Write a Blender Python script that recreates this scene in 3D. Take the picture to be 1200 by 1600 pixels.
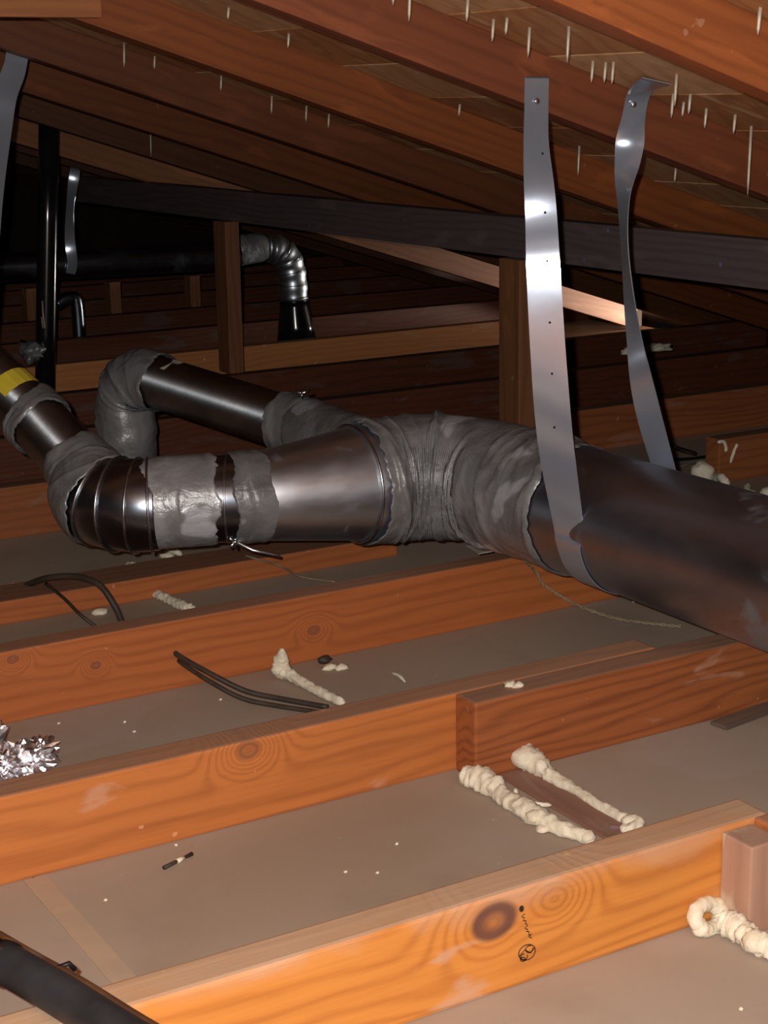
import bpy, bmesh, math, random
from mathutils import Vector, Matrix, noise

for o in list(bpy.data.objects):
    bpy.data.objects.remove(o, do_unlink=True)
SC = bpy.context.scene
COL = SC.collection

# ------------------------------------------------------------------ camera, light, exposure
FPX, YAW, PITCH, ROLL, CAMH = 2600.0, .533, .246, -.016, .716
_r = Vector((math.cos(YAW), -math.sin(YAW), 0))
FW = Vector((math.sin(YAW)*math.cos(PITCH), math.cos(YAW)*math.cos(PITCH), -math.sin(PITCH)))
_u = _r.cross(FW)
RT = _r*math.cos(ROLL) + _u*math.sin(ROLL)
UP = _u*math.cos(ROLL) - _r*math.sin(ROLL)
CAM = Vector((0, 0, CAMH))
cd = bpy.data.cameras.new('camera')
cam = bpy.data.objects.new('camera', cd); COL.objects.link(cam)
cam.matrix_world = Matrix(((RT.x, UP.x, -FW.x, CAM.x), (RT.y, UP.y, -FW.y, CAM.y), (RT.z, UP.z, -FW.z, CAM.z), (0, 0, 0, 1)))
cd.sensor_fit = 'VERTICAL'; cd.sensor_height = 36; cd.lens = FPX*36/1600; cd.clip_start = .02
SC.camera = cam
w = bpy.data.worlds.new('night_attic'); SC.world = w; w.use_nodes = True
w.node_tree.nodes['Background'].inputs[0].default_value = (.55, .5, .5, 1)
w.node_tree.nodes['Background'].inputs[1].default_value = .004
SC.view_settings.view_transform = 'Standard'; SC.view_settings.look = 'None'
SC.view_settings.exposure = 0.0; SC.view_settings.gamma = 1.0; SC.view_settings.use_curve_mapping = False

def light(name, kind, loc, energy, color, size, target=None):
    l = bpy.data.lights.new(name, kind); l.energy = energy; l.color = color
    if kind == 'AREA': l.size = size
    else: l.shadow_soft_size = size
    o = bpy.data.objects.new(name, l); COL.objects.link(o); o.location = loc
    if target is not None:
        o.rotation_euler = (Vector(target)-Vector(loc)).to_track_quat('-Z', 'Y').to_euler()
    return o
# the phone's flash, a few centimetres up and left of its lens
light('phone_flash', 'POINT', CAM - RT*.024 + UP*.02, 100, (1, .97, .92), .006)
# daylight coming in under the open eave at the far rafter tail
light('eave_daylight', 'AREA', (3.5, 3.78, .0), 15.0, (1, .93, .82), .10, (2.9, 3.95, .11))

# ------------------------------------------------------------------ pixel helpers
def ray(x, y): return FW + RT*((x-600)/FPX) - UP*((y-800)/FPX)
def onZ(x, y, z): d = ray(x, y); return CAM + d*((z-CAMH)/d.z)
def onY(x, y, Y): d = ray(x, y); return CAM + d*(Y/d.y)
def onX(x, y, X): d = ray(x, y); return CAM + d*(X/d.x)

# ------------------------------------------------------------------ node materials
class NT:
    def __init__(s, name):
        s.m = bpy.data.materials.new(name); s.m.use_nodes = True
        s.t = s.m.node_tree; s.b = s.t.nodes['Principled BSDF']
    def n(s, kind, **kw):
        nd = s.t.nodes.new(kind)
        for k, v in kw.items(): setattr(nd, k, v)
        return nd
    def set(s, sock, v):
        if hasattr(v, 'bl_idname') or isinstance(v, bpy.types.NodeSocket): s.t.links.new(v, sock)
        else: sock.default_value = v
    def math(s, op, a, b=0.0, c=0.0, clamp=False):
        nd = s.n('ShaderNodeMath', operation=op, use_clamp=clamp)
        for i, v in enumerate((a, b, c)):
            s.set(nd.inputs[i], v)
        return nd.outputs[0]
    def sstep(s, v, a, b):
        nd = s.n('ShaderNodeMapRange', interpolation_type='SMOOTHSTEP')
        s.set(nd.inputs[0], v); s.set(nd.inputs[1], a); s.set(nd.inputs[2], b)
        return nd.outputs[0]
    def mix(s, f, a, b):
        nd = s.n('ShaderNodeMix', data_type='RGBA')
        s.set(nd.inputs[0], f); s.set(nd.inputs[6], a if not isinstance(a, tuple) else (*a, 1)[:4]); s.set(nd.inputs[7], b if not isinstance(b, tuple) else (*b, 1)[:4])
        return nd.outputs[2]
    def coord(s, off=(0, 0, 0)):
        tc = s.n('ShaderNodeTexCoord'); mp = s.n('ShaderNodeMapping'); mp.inputs['Location'].default_value = off
        s.t.links.new(tc.outputs['Object'], mp.inputs[0]); return mp.outputs[0]
    def noise(s, co, scale, sc=(1, 1, 1), detail=4, dist=0.0, rough=.55):
        mp = s.n('ShaderNodeMapping'); mp.inputs['Scale'].default_value = sc
        s.t.links.new(co, mp.inputs[0])
        nd = s.n('ShaderNodeTexNoise'); nd.inputs['Scale'].default_value = scale; nd.inputs['Detail'].default_value = detail
        nd.inputs['Distortion'].default_value = dist; nd.inputs['Roughness'].default_value = rough
        s.t.links.new(mp.outputs[0], nd.inputs[0]); return nd.outputs[0]
    def bump(s, h, strength, dist=.01):
        nd = s.n('ShaderNodeBump'); nd.inputs['Strength'].default_value = strength; nd.inputs['Distance'].default_value = dist
        s.t.links.new(h, nd.inputs['Height']); s.t.links.new(nd.outputs[0], s.b.inputs['Normal'])
    def out(s, color=None, rough=.6, metal=0.0, spec=None):
        if color is not None: s.set(s.b.inputs['Base Color'], (*color, 1) if isinstance(color, tuple) else color)
        s.set(s.b.inputs['Roughness'], rough); s.set(s.b.inputs['Metallic'], metal)
        if spec is not None: s.b.inputs['Specular IOR Level'].default_value = spec
        return s.m

def wood(name, seed, light_c, dark_c, knots=(), pale=.0, pale_c=(.52, .30, .20), dust=.55, dust_c=(.30, .225, .165), grain=1.0, pale_top=None):
    s = NT(name); base = s.coord()
    co = s.coord((seed*3.17, seed*1.31, seed*2.23))
    sep = s.n('ShaderNodeSeparateXYZ'); s.t.links.new(base, sep.inputs[0])
    x, y, z = sep.outputs
    warp = s.noise(co, 1.0, (1.1, 7, 7), 3)
    warp2 = s.noise(co, 1.0, (5, 16, 16), 3)
    v = s.math('ADD', s.math('MULTIPLY', s.math('ADD', z, s.math('MULTIPLY', y, .6)), 420*grain), s.math('ADD', s.math('MULTIPLY', warp, 46*grain), s.math('MULTIPLY', warp2, 6)))
    core = None
    for (kx, kz, kr, kc) in knots:
        dx = s.math('MULTIPLY', s.math('SUBTRACT', x, kx), .72); dz = s.math('SUBTRACT', z, kz)
        d = s.math('SQRT', s.math('ADD', s.math('MULTIPLY', dx, dx), s.math('MULTIPLY', dz, dz)))
        d = s.math('ADD', d, s.math('MULTIPLY', s.math('SUBTRACT', warp2, .5), .009))
        wq = s.math('DIVIDE', d, kr*2.6)
        wgt = s.math('POWER', 2.718, s.math('MULTIPLY', s.math('MULTIPLY', wq, wq), -1.0))
        v = s.math('ADD', s.math('MULTIPLY', v, s.math('SUBTRACT', 1.0, wgt)), s.math('MULTIPLY', s.math('MULTIPLY', d, 640.0), wgt))
        c = s.math('SUBTRACT', 1.0, s.sstep(d, kr*.75, kr*1.1))
        inner = s.math('SUBTRACT', 1.0, s.math('MULTIPLY', s.math('SUBTRACT', 1.0, s.sstep(d, kr*.15, kr*.6)), .55))
        c = s.math('MULTIPLY', s.math('MULTIPLY', c, inner), kc)
        core = c if core is None else s.math('MAXIMUM', core, c)
    band = s.math('ADD', s.math('MULTIPLY', s.math('SINE', v), .5), .5)
    band = s.math('POWER', band, 2.2)
    fine = s.noise(co, 1.0, (7, 190, 190), 3)
    big = s.noise(co, 1.0, (2.2, 9, 9), 4)
    f = s.math('ADD', s.math('MULTIPLY', band, .44), s.math('MULTIPLY', s.math('SUBTRACT', fine, .4), .75), clamp=True)
    f = s.math('ADD', f, s.math('MULTIPLY', s.math('SUBTRACT', big, .5), .9), clamp=True)
    col = s.mix(f, light_c, dark_c)
    if pale > 0:
        pn = s.noise(co, 1.0, (6, 22, 22), 5, .6)
        pm = s.sstep(pn, .66-pale*.25, .74-pale*.2)
        col = s.mix(s.math('MULTIPLY', pm, .7), col, pale_c)
    if pale_top:
        z0, z1 = pale_top
        e = s.math('ADD', z, s.math('MULTIPLY', s.math('SUBTRACT', s.noise(co, 1.0, (9, 9, 9), 4, .8), .5), .075))
        col = s.mix(s.math('MULTIPLY', s.sstep(e, z0, z1), .75), col, pale_c)
    if core is not None: col = s.mix(s.math('MULTIPLY', core, .9), col, (.115, .05, .04))
    # settled dust on the upper faces
    g = s.n('ShaderNodeNewGeometry'); sp = s.n('ShaderNodeSeparateXYZ'); s.t.links.new(g.outputs['True Normal'], sp.inputs[0])
    up = s.sstep(sp.outputs[2], .6, .95)
    dn = s.noise(co, 1.0, (12, 30, 30), 4)
    col = s.mix(s.math('MULTIPLY', up, s.math('ADD', dust*.75, s.math('MULTIPLY', dn, dust*.45)), clamp=True), col, dust_c)
    # little specks of white grit
    sk = s.sstep(s.noise(co, 1.0, (60, 60, 60), 1), .765, .79)
    col = s.mix(s.math('MULTIPLY', sk, .55), col, tuple(min(.7, c*k_+.02) for c, k_ in zip(light_c, (1.35, 2.2, 4.5))))
    s.bump(s.math('ADD', fine, s.math('MULTIPLY', band, .5)), .18, .002)
    return s.out(col, .62, 0, .35)

def metal(name, c0, c1, r0, r1, scale=8, stretch=(1, 1, 1), bump=.05, metallic=1.0, dirt=0.0, dirt_c=(.10, .095, .095)):
    s = NT(name); co = s.coord()
    n1 = s.noise(co, scale, stretch, 5); n2 = s.noise(co, scale*5, stretch, 3)
    col = s.mix(s.sstep(n1, .35, .65), c0, c1)
    rg = s.math('ADD', r0, s.math('MULTIPLY', n2, r1-r0))
    mt = metallic
    if dirt > 0:
        dm = s.math('MULTIPLY', s.sstep(s.noise(co, scale*1.7, (1, 1, 1), 6, .5), .60, .72), dirt)
        col = s.mix(dm, col, dirt_c); mt = s.math('SUBTRACT', metallic, s.math('MULTIPLY', dm, .6))
        rg = s.math('ADD', rg, s.math('MULTIPLY', dm, .3))
    s.bump(n1, bump, .01)
    return s.out(col, rg, mt)

def plain(name, c0, c1, rough=.7, scale=30, bump=.2, spec=.3, metallic=0.0, dist=.004):
    s = NT(name); co = s.coord()
    n1 = s.noise(co, scale, (1, 1, 1), 5)
    s.bump(n1, bump, dist)
    return s.out(s.mix(s.sstep(n1, .3, .7), c0, c1), rough, metallic, spec)

def drywall(name):
    s = NT(name); co = s.coord()
    n1 = s.noise(co, 2.2, (1, 1, 1), 6, .4); n2 = s.noise(co, 9, (1, 1, 1), 5); n3 = s.noise(co, 60, (1, 1, 1), 2)
    col = s.mix(s.sstep(n1, .3, .7), (.345, .262, .195), (.385, .315, .255))
    col = s.mix(s.math('MULTIPLY', s.sstep(n2, .52, .75), .35), col, (.27, .205, .155))
    st = s.sstep(s.noise(co, 3.4, (1, 1, 1), 2), .60, .63)
    col = s.mix(s.math('MULTIPLY', st, .22), col, (.43, .38, .36))
    sk = s.sstep(n3, .74, .78)
    col = s.mix(s.math('MULTIPLY', sk, .5), col, (.55, .47, .38))
    s.bump(n2, .06, .004)
    return s.out(col, .85, 0, .2)

def tape_mat(name, seed, base=.20):
    s = NT(name); co = s.coord((seed, seed*2, 0))
    n1 = s.noise(co, 16, (1, 1, 1), 6, .8); n2 = s.noise(co, 60, (1, 1, 1), 4, .5); n3 = s.noise(co, 9, (1, 1, 1), 3, .3)
    col = s.mix(s.sstep(n1, .3, .7), (base*.85, base*.83, base*.84), (base*1.45, base*1.45, base*1.5))
    col = s.mix(s.math('MULTIPLY', s.sstep(n3, .58, .62), .6), col, (base*2.6, base*2.7, base*2.95))
    s.bump(s.math('ADD', n1, s.math('MULTIPLY', n2, .4)), .5, .008)
    return s.out(col, s.math('ADD', .24, s.math('MULTIPLY', n2, .26)), .25, .5)

LIGHT, DARK = (.50, .165, .042), (.27, .075, .02)
M = {}
M['drywall'] = drywall('drywall_paper')
M['joint'] = plain('joint_paper', (.46, .34, .235), (.40, .30, .22), .85, 20, .05)
M['duct'] = metal('galvanised_steel', (.62, .63, .66), (.5, .5, .53), .25, .4, 7, (1, 1, 1), .04, 1.0, .35)
M['trunk'] = metal('dull_galvanised_steel', (.42, .45, .52), (.30, .33, .40), .30, .46, 6, (1, .6, 1), .05, 1.0, .6)
M['bright'] = metal('bright_galvanised_steel', (.70, .76, .84), (.58, .64, .72), .30, .44, 14, (.4, 1, 1), .05, 1.0, .15)
M['dark_duct'] = metal('dark_scuffed_steel', (.31, .34, .40), (.22, .25, .30), .20, .32, 6, (1, 1, 1), .06, 1.0, .15)
def crinkled(name):
    s = NT(name); co = s.coord()
    n1 = s.noise(co, 1.0, (40, 40, 210), 3, .3); n2 = s.noise(co, 14, (1, 1, 1), 5)
    col = s.mix(s.sstep(n2, .35, .65), (.46, .48, .51), (.32, .34, .37))
    s.bump(n1, .2, .002)
    tg_ = s.n('ShaderNodeTangent', direction_type='RADIAL', axis='Z')
    s.t.links.new(tg_.outputs[0], s.b.inputs['Tangent'])
    s.b.inputs['Anisotropic'].default_value = .96; s.b.inputs['Anisotropic Rotation'].default_value = .25
    return s.out(col, s.math('ADD', .34, s.math('MULTIPLY', n2, .22)), 1.0)
M['crinkled'] = crinkled('crinkled_steel')
M['bead'] = metal('steel_bead', (.62, .63, .64), (.5, .5, .52), .22, .35, 20, (1, 1, 1), .03)
M['strap'] = metal('strap_steel', (.46, .51, .61), (.42, .47, .57), .17, .23, 5, (1, 1, 1), .015, .68)
M['black_pipe'] = plain('black_pipe', (.006, .006, .007), (.010, .010, .011), .17, 20, .02, .7)
M['sleeve'] = plain('black_foam_sleeve', (.012, .012, .014), (.028, .029, .033), .55, 16, .25, .4)
M['copper'] = metal('aged_copper', (.30, .16, .08), (.20, .10, .055), .35, .55, 22, (1, 1, 1), .05, .7, .4)
M['foam'] = plain('spray_foam', (.68, .61, .46), (.76, .71, .58), .65, 90, .5, .35)
M['nail'] = plain('pale_nail', (.42, .36, .27), (.55, .47, .36), .5, 40, .1, .5, .3)
M['cable'] = plain('dark_cable', (.035, .025, .018), (.06, .045, .034), .55, 40, .1)
M['blackcable'] = plain('black_cable', (.006, .005, .005), (.012, .010, .010), .5, 40, .1)
M['tanwire'] = plain('tan_wire', (.32, .25, .15), (.22, .16, .10), .5, 60, .1)
M['foil'] = metal('aluminium_foil', (.92, .92, .96), (.85, .85, .9), .26, .38, 30, (1, 1, 1), .2)
M['yellow'] = plain('yellow_label', (.55, .42, .03), (.6, .48, .05), .5)
M['paper'] = plain('paper_scrap', (.42, .36, .28), (.5, .44, .36), .8)
M['ink'] = plain('black_ink', (.03, .018, .012), (.05, .03, .02), .8)
M['plaster'] = plain('pale_plaster', (.42, .34, .30), (.34, .26, .22), .9, 40, .5)
M['wall'] = plain('dark_gable_boards', (.03, .014, .008), (.02, .01, .006), .85, 5, .2)
M['tape_a'] = tape_mat('grey_duct_tape', 1.0, .20)
M['tape_b'] = tape_mat('grey_duct_tape_dull', 4.0, .16)
M['tape_c'] = tape_mat('pale_duct_tape', 7.0, .25)

# ------------------------------------------------------------------ object helpers
def link(o, parent=None):
    COL.objects.link(o)
    if parent is not None:
        o.parent = parent
        bpy.context.view_layer.update()
        o.matrix_parent_inverse = parent.matrix_world.inverted()
    return o
def tag(o, label=None, cat=None, group=None, kind=None):
    if label: o['label'] = label
    if cat: o['category'] = cat
    if group: o['group'] = group
    if kind: o['kind'] = kind
    return o
def mesh_obj(name, verts, faces, mat, parent=None, loc=None, smooth=False):
    """verts are world coordinates; the origin goes to loc (or the base centre)"""
    verts = [Vector(v) for v in verts]
    if loc is None:
        mn = [min(v[i] for v in verts) for i in range(3)]; mx = [max(v[i] for v in verts) for i in range(3)]
        loc = Vector(((mn[0]+mx[0])/2, (mn[1]+mx[1])/2, mn[2]))
    me = bpy.data.meshes.new(name); me.from_pydata([v-Vector(loc) for v in verts], [], faces); me.update()
    if smooth:
        for p in me.polygons: p.use_smooth = True
    me.materials.append(mat)
    o = bpy.data.objects.new(name, me); o.location = loc
    return link(o, parent)
def empty(name, loc):
    o = bpy.data.objects.new(name, None); o.location = loc; o.empty_display_size = .05
    return link(o)

def timber(name, start, length, thick, height, mat, rot=None, parent=None, bevel=.0025, seed=0, wob=.0):
    """board: local x along the grain from start, y thickness (0..thick), z height (0..height)"""
    bm = bmesh.new(); n = max(2, int(length/.12))
    rows = []
    for i in range(n+1):
        xx = length*i/n
        j = [noise.noise(Vector((xx*3+seed*5, k*4.1, seed)))*wob for k in range(4)]
        rows.append([bm.verts.new((xx, 0+j[0], 0)), bm.verts.new((xx, thick+j[1], 0)), bm.verts.new((xx, thick+j[1], height+j[2])), bm.verts.new((xx, 0+j[0], height+j[3]))])
    for a, b in zip(rows, rows[1:]):
        for k in range(4):
            bm.faces.new((a[k], a[(k+1) % 4], b[(k+1) % 4], b[k]))
    bm.faces.new(rows[0]); bm.faces.new(rows[-1][::-1])
    bmesh.ops.recalc_face_normals(bm, faces=bm.faces)
    es = [e for e in bm.edges if len(e.link_faces) == 2 and e.calc_face_angle(0) > .8]
    bmesh.ops.bevel(bm, geom=es, offset=bevel, segments=2, profile=.6, affect='EDGES')
    me = bpy.data.meshes.new(name); bm.to_mesh(me); bm.free(); me.materials.append(mat)
    o = bpy.data.objects.new(name, me); o.location = start
    if rot is not None: o.rotation_euler = rot
    return link(o, parent)

def catmull(pts, n):
    """resample list of vectors (any dim as tuples) with n samples per span"""
    P = [Vector(p) for p in pts]
    if len(P) == 2: return [P[0].lerp(P[1], i/n) for i in range(n+1)]
    out = []
    for i in range(len(P)-1):
        p0 = P[i-1] if i > 0 else P[i]*2-P[i+1]
        p1, p2 = P[i], P[i+1]
        p3 = P[i+2] if i+2 < len(P) else P[i+1]*2-P[i]
        for k in range(n):
            t = k/n
            out.append(.5*((2*p1)+(p2-p0)*t+(2*p0-5*p1+4*p2-p3)*t*t+(3*p1-p0-3*p2+p3)*t**3))
    out.append(P[-1].copy())
    return out
def frames(path):
    T = []
    for i in range(len(path)):
        a = path[max(0, i-1)]; b = path[min(len(path)-1, i+1)]
        T.append((b-a).normalized())
    ref = Vector((0, 0, 1)) if abs(T[0].z) < .9 else Vector((0, 1, 0))
    N = (ref - T[0]*ref.dot(T[0])).normalized(); out = []
    for t in T:
        N = (N - t*N.dot(t)).normalized(); out.append((t, N, t.cross(N)))
    return out
def tube(name, path, rad, mat, parent=None, seg=32, cap=True, rfun=None, ofun=None, smooth=True, zmin=None, loc=None):
    """swept round mesh. rad: number or list; rfun(s, ang, i) adds to radius; ofun(s, ang) shifts along the axis"""
    path = [Vector(p) for p in path]; fr = frames(path); n = len(path)
    if not isinstance(rad, (list, tuple)): rad = [rad]*n
    elif len(rad) != n:
        rr = []
        for i in range(n):
            q = i/(n-1)*(len(rad)-1); k = min(int(q), len(rad)-2); rr.append(rad[k]+(rad[k+1]-rad[k])*(q-k))
        rad = rr
    V, F = [], []
    for i, (p, (t, a, b)) in enumerate(zip(path, fr)):
        for k in range(seg):
            an = 2*math.pi*k/seg; s = i/(n-1)
            r = rad[i] + (rfun(s, an, i) if rfun else 0)
            v = p + (a*math.cos(an)+b*math.sin(an))*r
            if ofun: v += t*ofun(s, an)
            if zmin is not None: v.z = max(v.z, zmin)
            V.append(v)
    for i in range(n-1):
        for k in range(seg):
            k2 = (k+1) % seg
            F.append((i*seg+k, i*seg+k2, (i+1)*seg+k2, (i+1)*seg+k))
    if cap:
        V.append(path[0].copy()); V.append(path[-1].copy())
        if zmin is not None:
            V[-1].z = max(V[-1].z, zmin); V[-2].z = max(V[-2].z, zmin)
        c0, c1 = len(V)-2, len(V)-1
        for k in range(seg):
            k2 = (k+1) % seg
            F.append((c0, k2, k)); F.append((c1, (n-1)*seg+k, (n-1)*seg+k2))
    o = mesh_obj(name, V, F, mat, parent, loc, smooth)
    return o
def sub(path, a, b, ext=None):
    n = len(path)-1; return path[int(round(a*n)):int(round(b*n))+1]

def wrap(name, path, rad, mat, parent, seed, seg=96, amp=.0016, twist=2.0, freq=34.0, jag=.006, base=.002):
    """wrinkled tape wound round a duct"""
    L = sum((path[i+1]-path[i]).length for i in range(len(path)-1))
    cum = [0.0]
    for a_, b_ in zip(path, path[1:]): cum.append(cum[-1]+(b_-a_).length)
    rnd = random.Random(seed*13.7)
    nf = max(4, int(L*freq*2.8))
    folds = []
    for k in range(nf):
        folds.append(((k+rnd.uniform(.1, .9))/nf*L, rnd.uniform(.15, 1)*twist*.012, rnd.uniform(0, 6.28), rnd.uniform(.0012, .0034), rnd.uniform(.35, 1.2), rnd.uniform(0, 6.28), rnd.uniform(-.5, .9)))
    def rf(s, an, i):
        c, sn = math.cos(an), math.sin(an); z = cum[i]
        n1 = noise.noise(Vector((c*1.3+seed, sn*1.3, z*9)))
        n2 = noise.noise(Vector((c*3.5+seed*3, sn*3.5, z*26)))
        v = .5*n1+.22*n2
        for (z0, aa, ph, wd, am, ph2, thr) in folds:
            d = z-(z0+aa*math.sin(an+ph)+.004*noise.noise(Vector((c*2+z0*90, sn*2, seed))))
            if abs(d) < .02:
                m_ = max(0., min(1., (math.cos(an+ph2)+thr)*1.2))
                v += am*m_*(math.exp(-(d/wd)**2) if d > 0 else math.exp(-(d/(wd*2.6))**2))
        e = min(s, 1-s); edge = min(1, e*L/.002)
        return (base + amp*v)*(edge*.9+.1)
    def of(s, an):
        c, sn = math.cos(an), math.sin(an)
        j = noise.noise(Vector((c*1.6+seed*2, sn*1.6, round(s)*7)))+.45*noise.noise(Vector((c*9+seed, sn*9, round(s)*3)))
        k = max(0, 1-min(s, 1-s)*L/.02)
        return jag*j*k
    return tube(name, path, rad, mat, parent, seg, False, rf, of)
def ripple(path, seed, amp=.00006, lam=.0062):
    cum = [0.0]
    for a_, b_ in zip(path, path[1:]): cum.append(cum[-1]+(b_-a_).length)
    def rf(s, an, i):
        c, sn = math.cos(an), math.sin(an); z = cum[i]
        k = .55+.9*noise.noise(Vector((c*3+seed, sn*3, z*60)))
        return amp*k*math.sin(2*math.pi*(z/lam+.5*noise.noise(Vector((c*2, sn*2+seed, z*25)))))
    return rf
def fine_path(p, step=.0011):
    out = []
    for a, b in zip(p, p[1:]):
        n = max(1, int((b-a).length/step)); out += [a.lerp(b, q/n) for q in range(n)]
    return out+[p[-1]]
def align_z(o, axis):
    q = Vector(axis).normalized().to_track_quat('Z', 'Y')
    o.data.transform(q.to_matrix().inverted().to_4x4()); o.rotation_mode = 'QUATERNION'; o.rotation_quaternion = q
def ring(name, c, axis, R, r, mat, parent, seg=48, ms=8):
    axis = Vector(axis).normalized(); ref = Vector((0, 0, 1)) if abs(axis.z) < .9 else Vector((1, 0, 0))
    a = (ref-axis*ref.dot(axis)).normalized(); b = axis.cross(a); V, F = [], []
    for i in range(seg):
        an = 2*math.pi*i/seg; d = a*math.cos(an)+b*math.sin(an)
        for k in range(ms):
            q = 2*math.pi*k/ms; V.append(Vector(c)+d*(R+r*math.cos(q))+axis*(r*math.sin(q)))
    for i in range(seg):
        for k in range(ms):
            F.append((i*ms+k, ((i+1) % seg)*ms+k, ((i+1) % seg)*ms+(k+1) % ms, i*ms+(k+1) % ms))
    return mesh_obj(name, V, F, mat, parent, None, True)
def ribbon(name, pts, wid, mat, parent=None, th=.0012, n=10):
    """pts: list of (pos, width_dir, width)"""
    P = catmull([p[0] for p in pts], n); W = catmull([Vector(p[1]).normalized() for p in pts], n)
    wd = [p[2] if len(p) > 2 else wid for p in pts]; V, F = [], []
    for i, (p, wv) in enumerate(zip(P, W)):
        q = i/n; k = min(int(q), len(wd)-2); ww = wd[k]+(wd[k+1]-wd[k])*(q-k)
        t = (P[min(i+1, len(P)-1)]-P[max(i-1, 0)]).normalized(); wv = (wv-t*wv.dot(t)).normalized(); nn = t.cross(wv)
        for a, b in ((-.5, -.5), (0, -.5), (.5, -.5), (.5, .5), (0, .5), (-.5, .5)):
            V.append(p+wv*(a*ww)+nn*(b*th))
    for i in range(len(P)-1):
        for k in range(6): F.append((i*6+k, i*6+(k+1) % 6, i*6+6+(k+1) % 6, i*6+6+k))
    F.append((0, 1, 2, 3, 4, 5)); e = (len(P)-1)*6; F.append((e+5, e+4, e+3, e+2, e+1, e))
    o = mesh_obj(name, V, F, mat, parent)
    me = o.data
    for p in me.polygons: p.use_smooth = True
    for e in me.edges:
        a_, b_ = e.vertices
        if (a_ % 6 == b_ % 6 and a_ % 6 in (0, 2, 3, 5)) or (a_//6 == b_//6 and {a_ % 6, b_ % 6} in ({0, 5}, {2, 3})): e.use_edge_sharp = True
    return o
def lump(name, c, rx, ry, rz, mat, parent=None, seed=0, amp=.35, freq=1.6, sub_=3, zmin=None, flat=False):
    bm = bmesh.new(); bmesh.ops.create_icosphere(bm, subdivisions=sub_, radius=1)
    V = []
    for v in bm.verts:
        d = v.co.normalized(); k = 1+amp*(noise.noise(d*freq+Vector((seed*3.1, seed, 0)))+.5*noise.noise(d*freq*2.6+Vector((seed, 5, 1))))
        q = Vector(c)+Vector((d.x*rx, d.y*ry, d.z*rz))*k
        if zmin is not None: q.z = max(q.z, zmin)
        V.append(q)
    F = [tuple(v.index for v in f.verts) for f in bm.faces]; bm.free()
    return mesh_obj(name, V, F, mat, parent, None, not flat)
def merge(name, objs, parent=None):
    """join plain mesh objects (no parents) into the first"""
    bm = bmesh.new()
    base = objs[0]; inv = Matrix.Translation(base.location).inverted()
    for o in objs:
        me = o.data.copy(); me.transform(inv @ Matrix.Translation(o.location)); bm.from_mesh(me); bpy.data.meshes.remove(me)
    for f in bm.faces: f.smooth = True
    bm.to_mesh(base.data); bm.free()
    for o in objs[1:]: bpy.data.objects.remove(o, do_unlink=True)
    base.name = name
    return base
def foam(path, rads, seed, n=10, seg=20, zmin=0.0012, amp=.3, lumps=()):
    pts = catmull(path, n)
    def rf(s, an, i):
        r = rads[min(int(s*(len(rads)-1)), len(rads)-1)]
        c, sn = math.cos(an), math.sin(an); L = s*len(pts)*.32
        v = noise.noise(Vector((c*1.2+seed, sn*1.2, L)))+.6*noise.noise(Vector((c*2.5, sn*2.5+seed, L*2.3)))
        e = min(1, min(s, 1-s)*len(pts)/3.0)
        return r*(amp*v) - r*(1-math.sqrt(max(0, 1-(1-e)**2)))*.85
    o = tube('foam_bead', pts, list(rads), M['foam'], None, seg, True, rf, None, True, zmin)
    parts = [o]
    for (p, r) in lumps:
        parts.append(lump('lump', p, r, r, r*.8, M['foam'], None, seed+r*100, .3, 1.6, 2, zmin))
    if len(parts) > 1: o = merge('foam_bead', parts)
    return o

# ------------------------------------------------------------------ the setting
JH, JT = .089, .038
floor = mesh_obj('floor', [(-2.6, -1.6, -.03), (3.34, -1.6, -.03), (3.34, 7.0, -.03), (-2.6, 7.0, -.03), (-2.6, -1.6, -.0135), (3.34, -1.6, -.0135), (3.34, 7.0, -.0135), (-2.6, 7.0, -.0135)],
                 [(3, 2, 1, 0), (4, 5, 6, 7), (0, 1, 5, 4), (1, 2, 6, 5), (2, 3, 7, 6), (3, 0, 4, 7)], M['drywall'], None, (0, 0, -.03))
tag(floor, kind='structure')
def slab(name, x0, x1, y0, y1, z0, z1, mat, parent=None):
    V = [(x0, y0, z0), (x1, y0, z0), (x1, y1, z0), (x0, y1, z0), (x0, y0, z1), (x1, y0, z1), (x1, y1, z1), (x0, y1, z1)]
    return mesh_obj(name, V, [(3, 2, 1, 0), (4, 5, 6, 7), (0, 1, 5, 4), (1, 2, 6, 5), (2, 3, 7, 6), (3, 0, 4, 7)], mat, parent)
SEAM = .445
ys = [-1.6, 3.2, 7.0]
for (a, b) in ((-2.6, SEAM-.0015), (SEAM+.0015, 3.34)):
    for y0, y1 in zip(ys, ys[1:]):
        slab('drywall_panel', a, b, y0, y1-.003, -.013, 0, M['drywall'], floor)

# roof underside: z = ZR - SL*(x - XP) is the plane of the rafters' lower edges
K = .78
XP, ZR, SL = 2.136*K, CAMH-.236*K, .318
RD, RTH = .061, .034
ANG = math.atan(SL); RIDGE = -1.35
def rz(x): return ZR - SL*(x-XP)
def dz(x): return rz(x)+RD/math.cos(ANG)*.985
XE = 3.75
def slope_slab(name, x0, x1, y0, y1, t, mat, parent=None, lift=0.0, mirror=False):
    V = []
    for (x, y, k) in ((x0, y0, 0), (x1, y0, 0), (x1, y1, 0), (x0, y1, 0), (x0, y0, 1), (x1, y0, 1), (x1, y1, 1), (x0, y1, 1)):
        V.append(((2*RIDGE-x) if mirror else x, y, dz(x)+lift+k*t))
    F = [(3, 2, 1, 0), (4, 5, 6, 7), (0, 1, 5, 4), (1, 2, 6, 5), (2, 3, 7, 6), (3, 0, 4, 7)]
    if mirror: F = [f[::-1] for f in F]
    return mesh_obj(name, V, F, mat, parent)
ceil = slope_slab('ceiling', RIDGE, XE, -1.6, 7.0, .02, M['wall'], None, .014)
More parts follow.
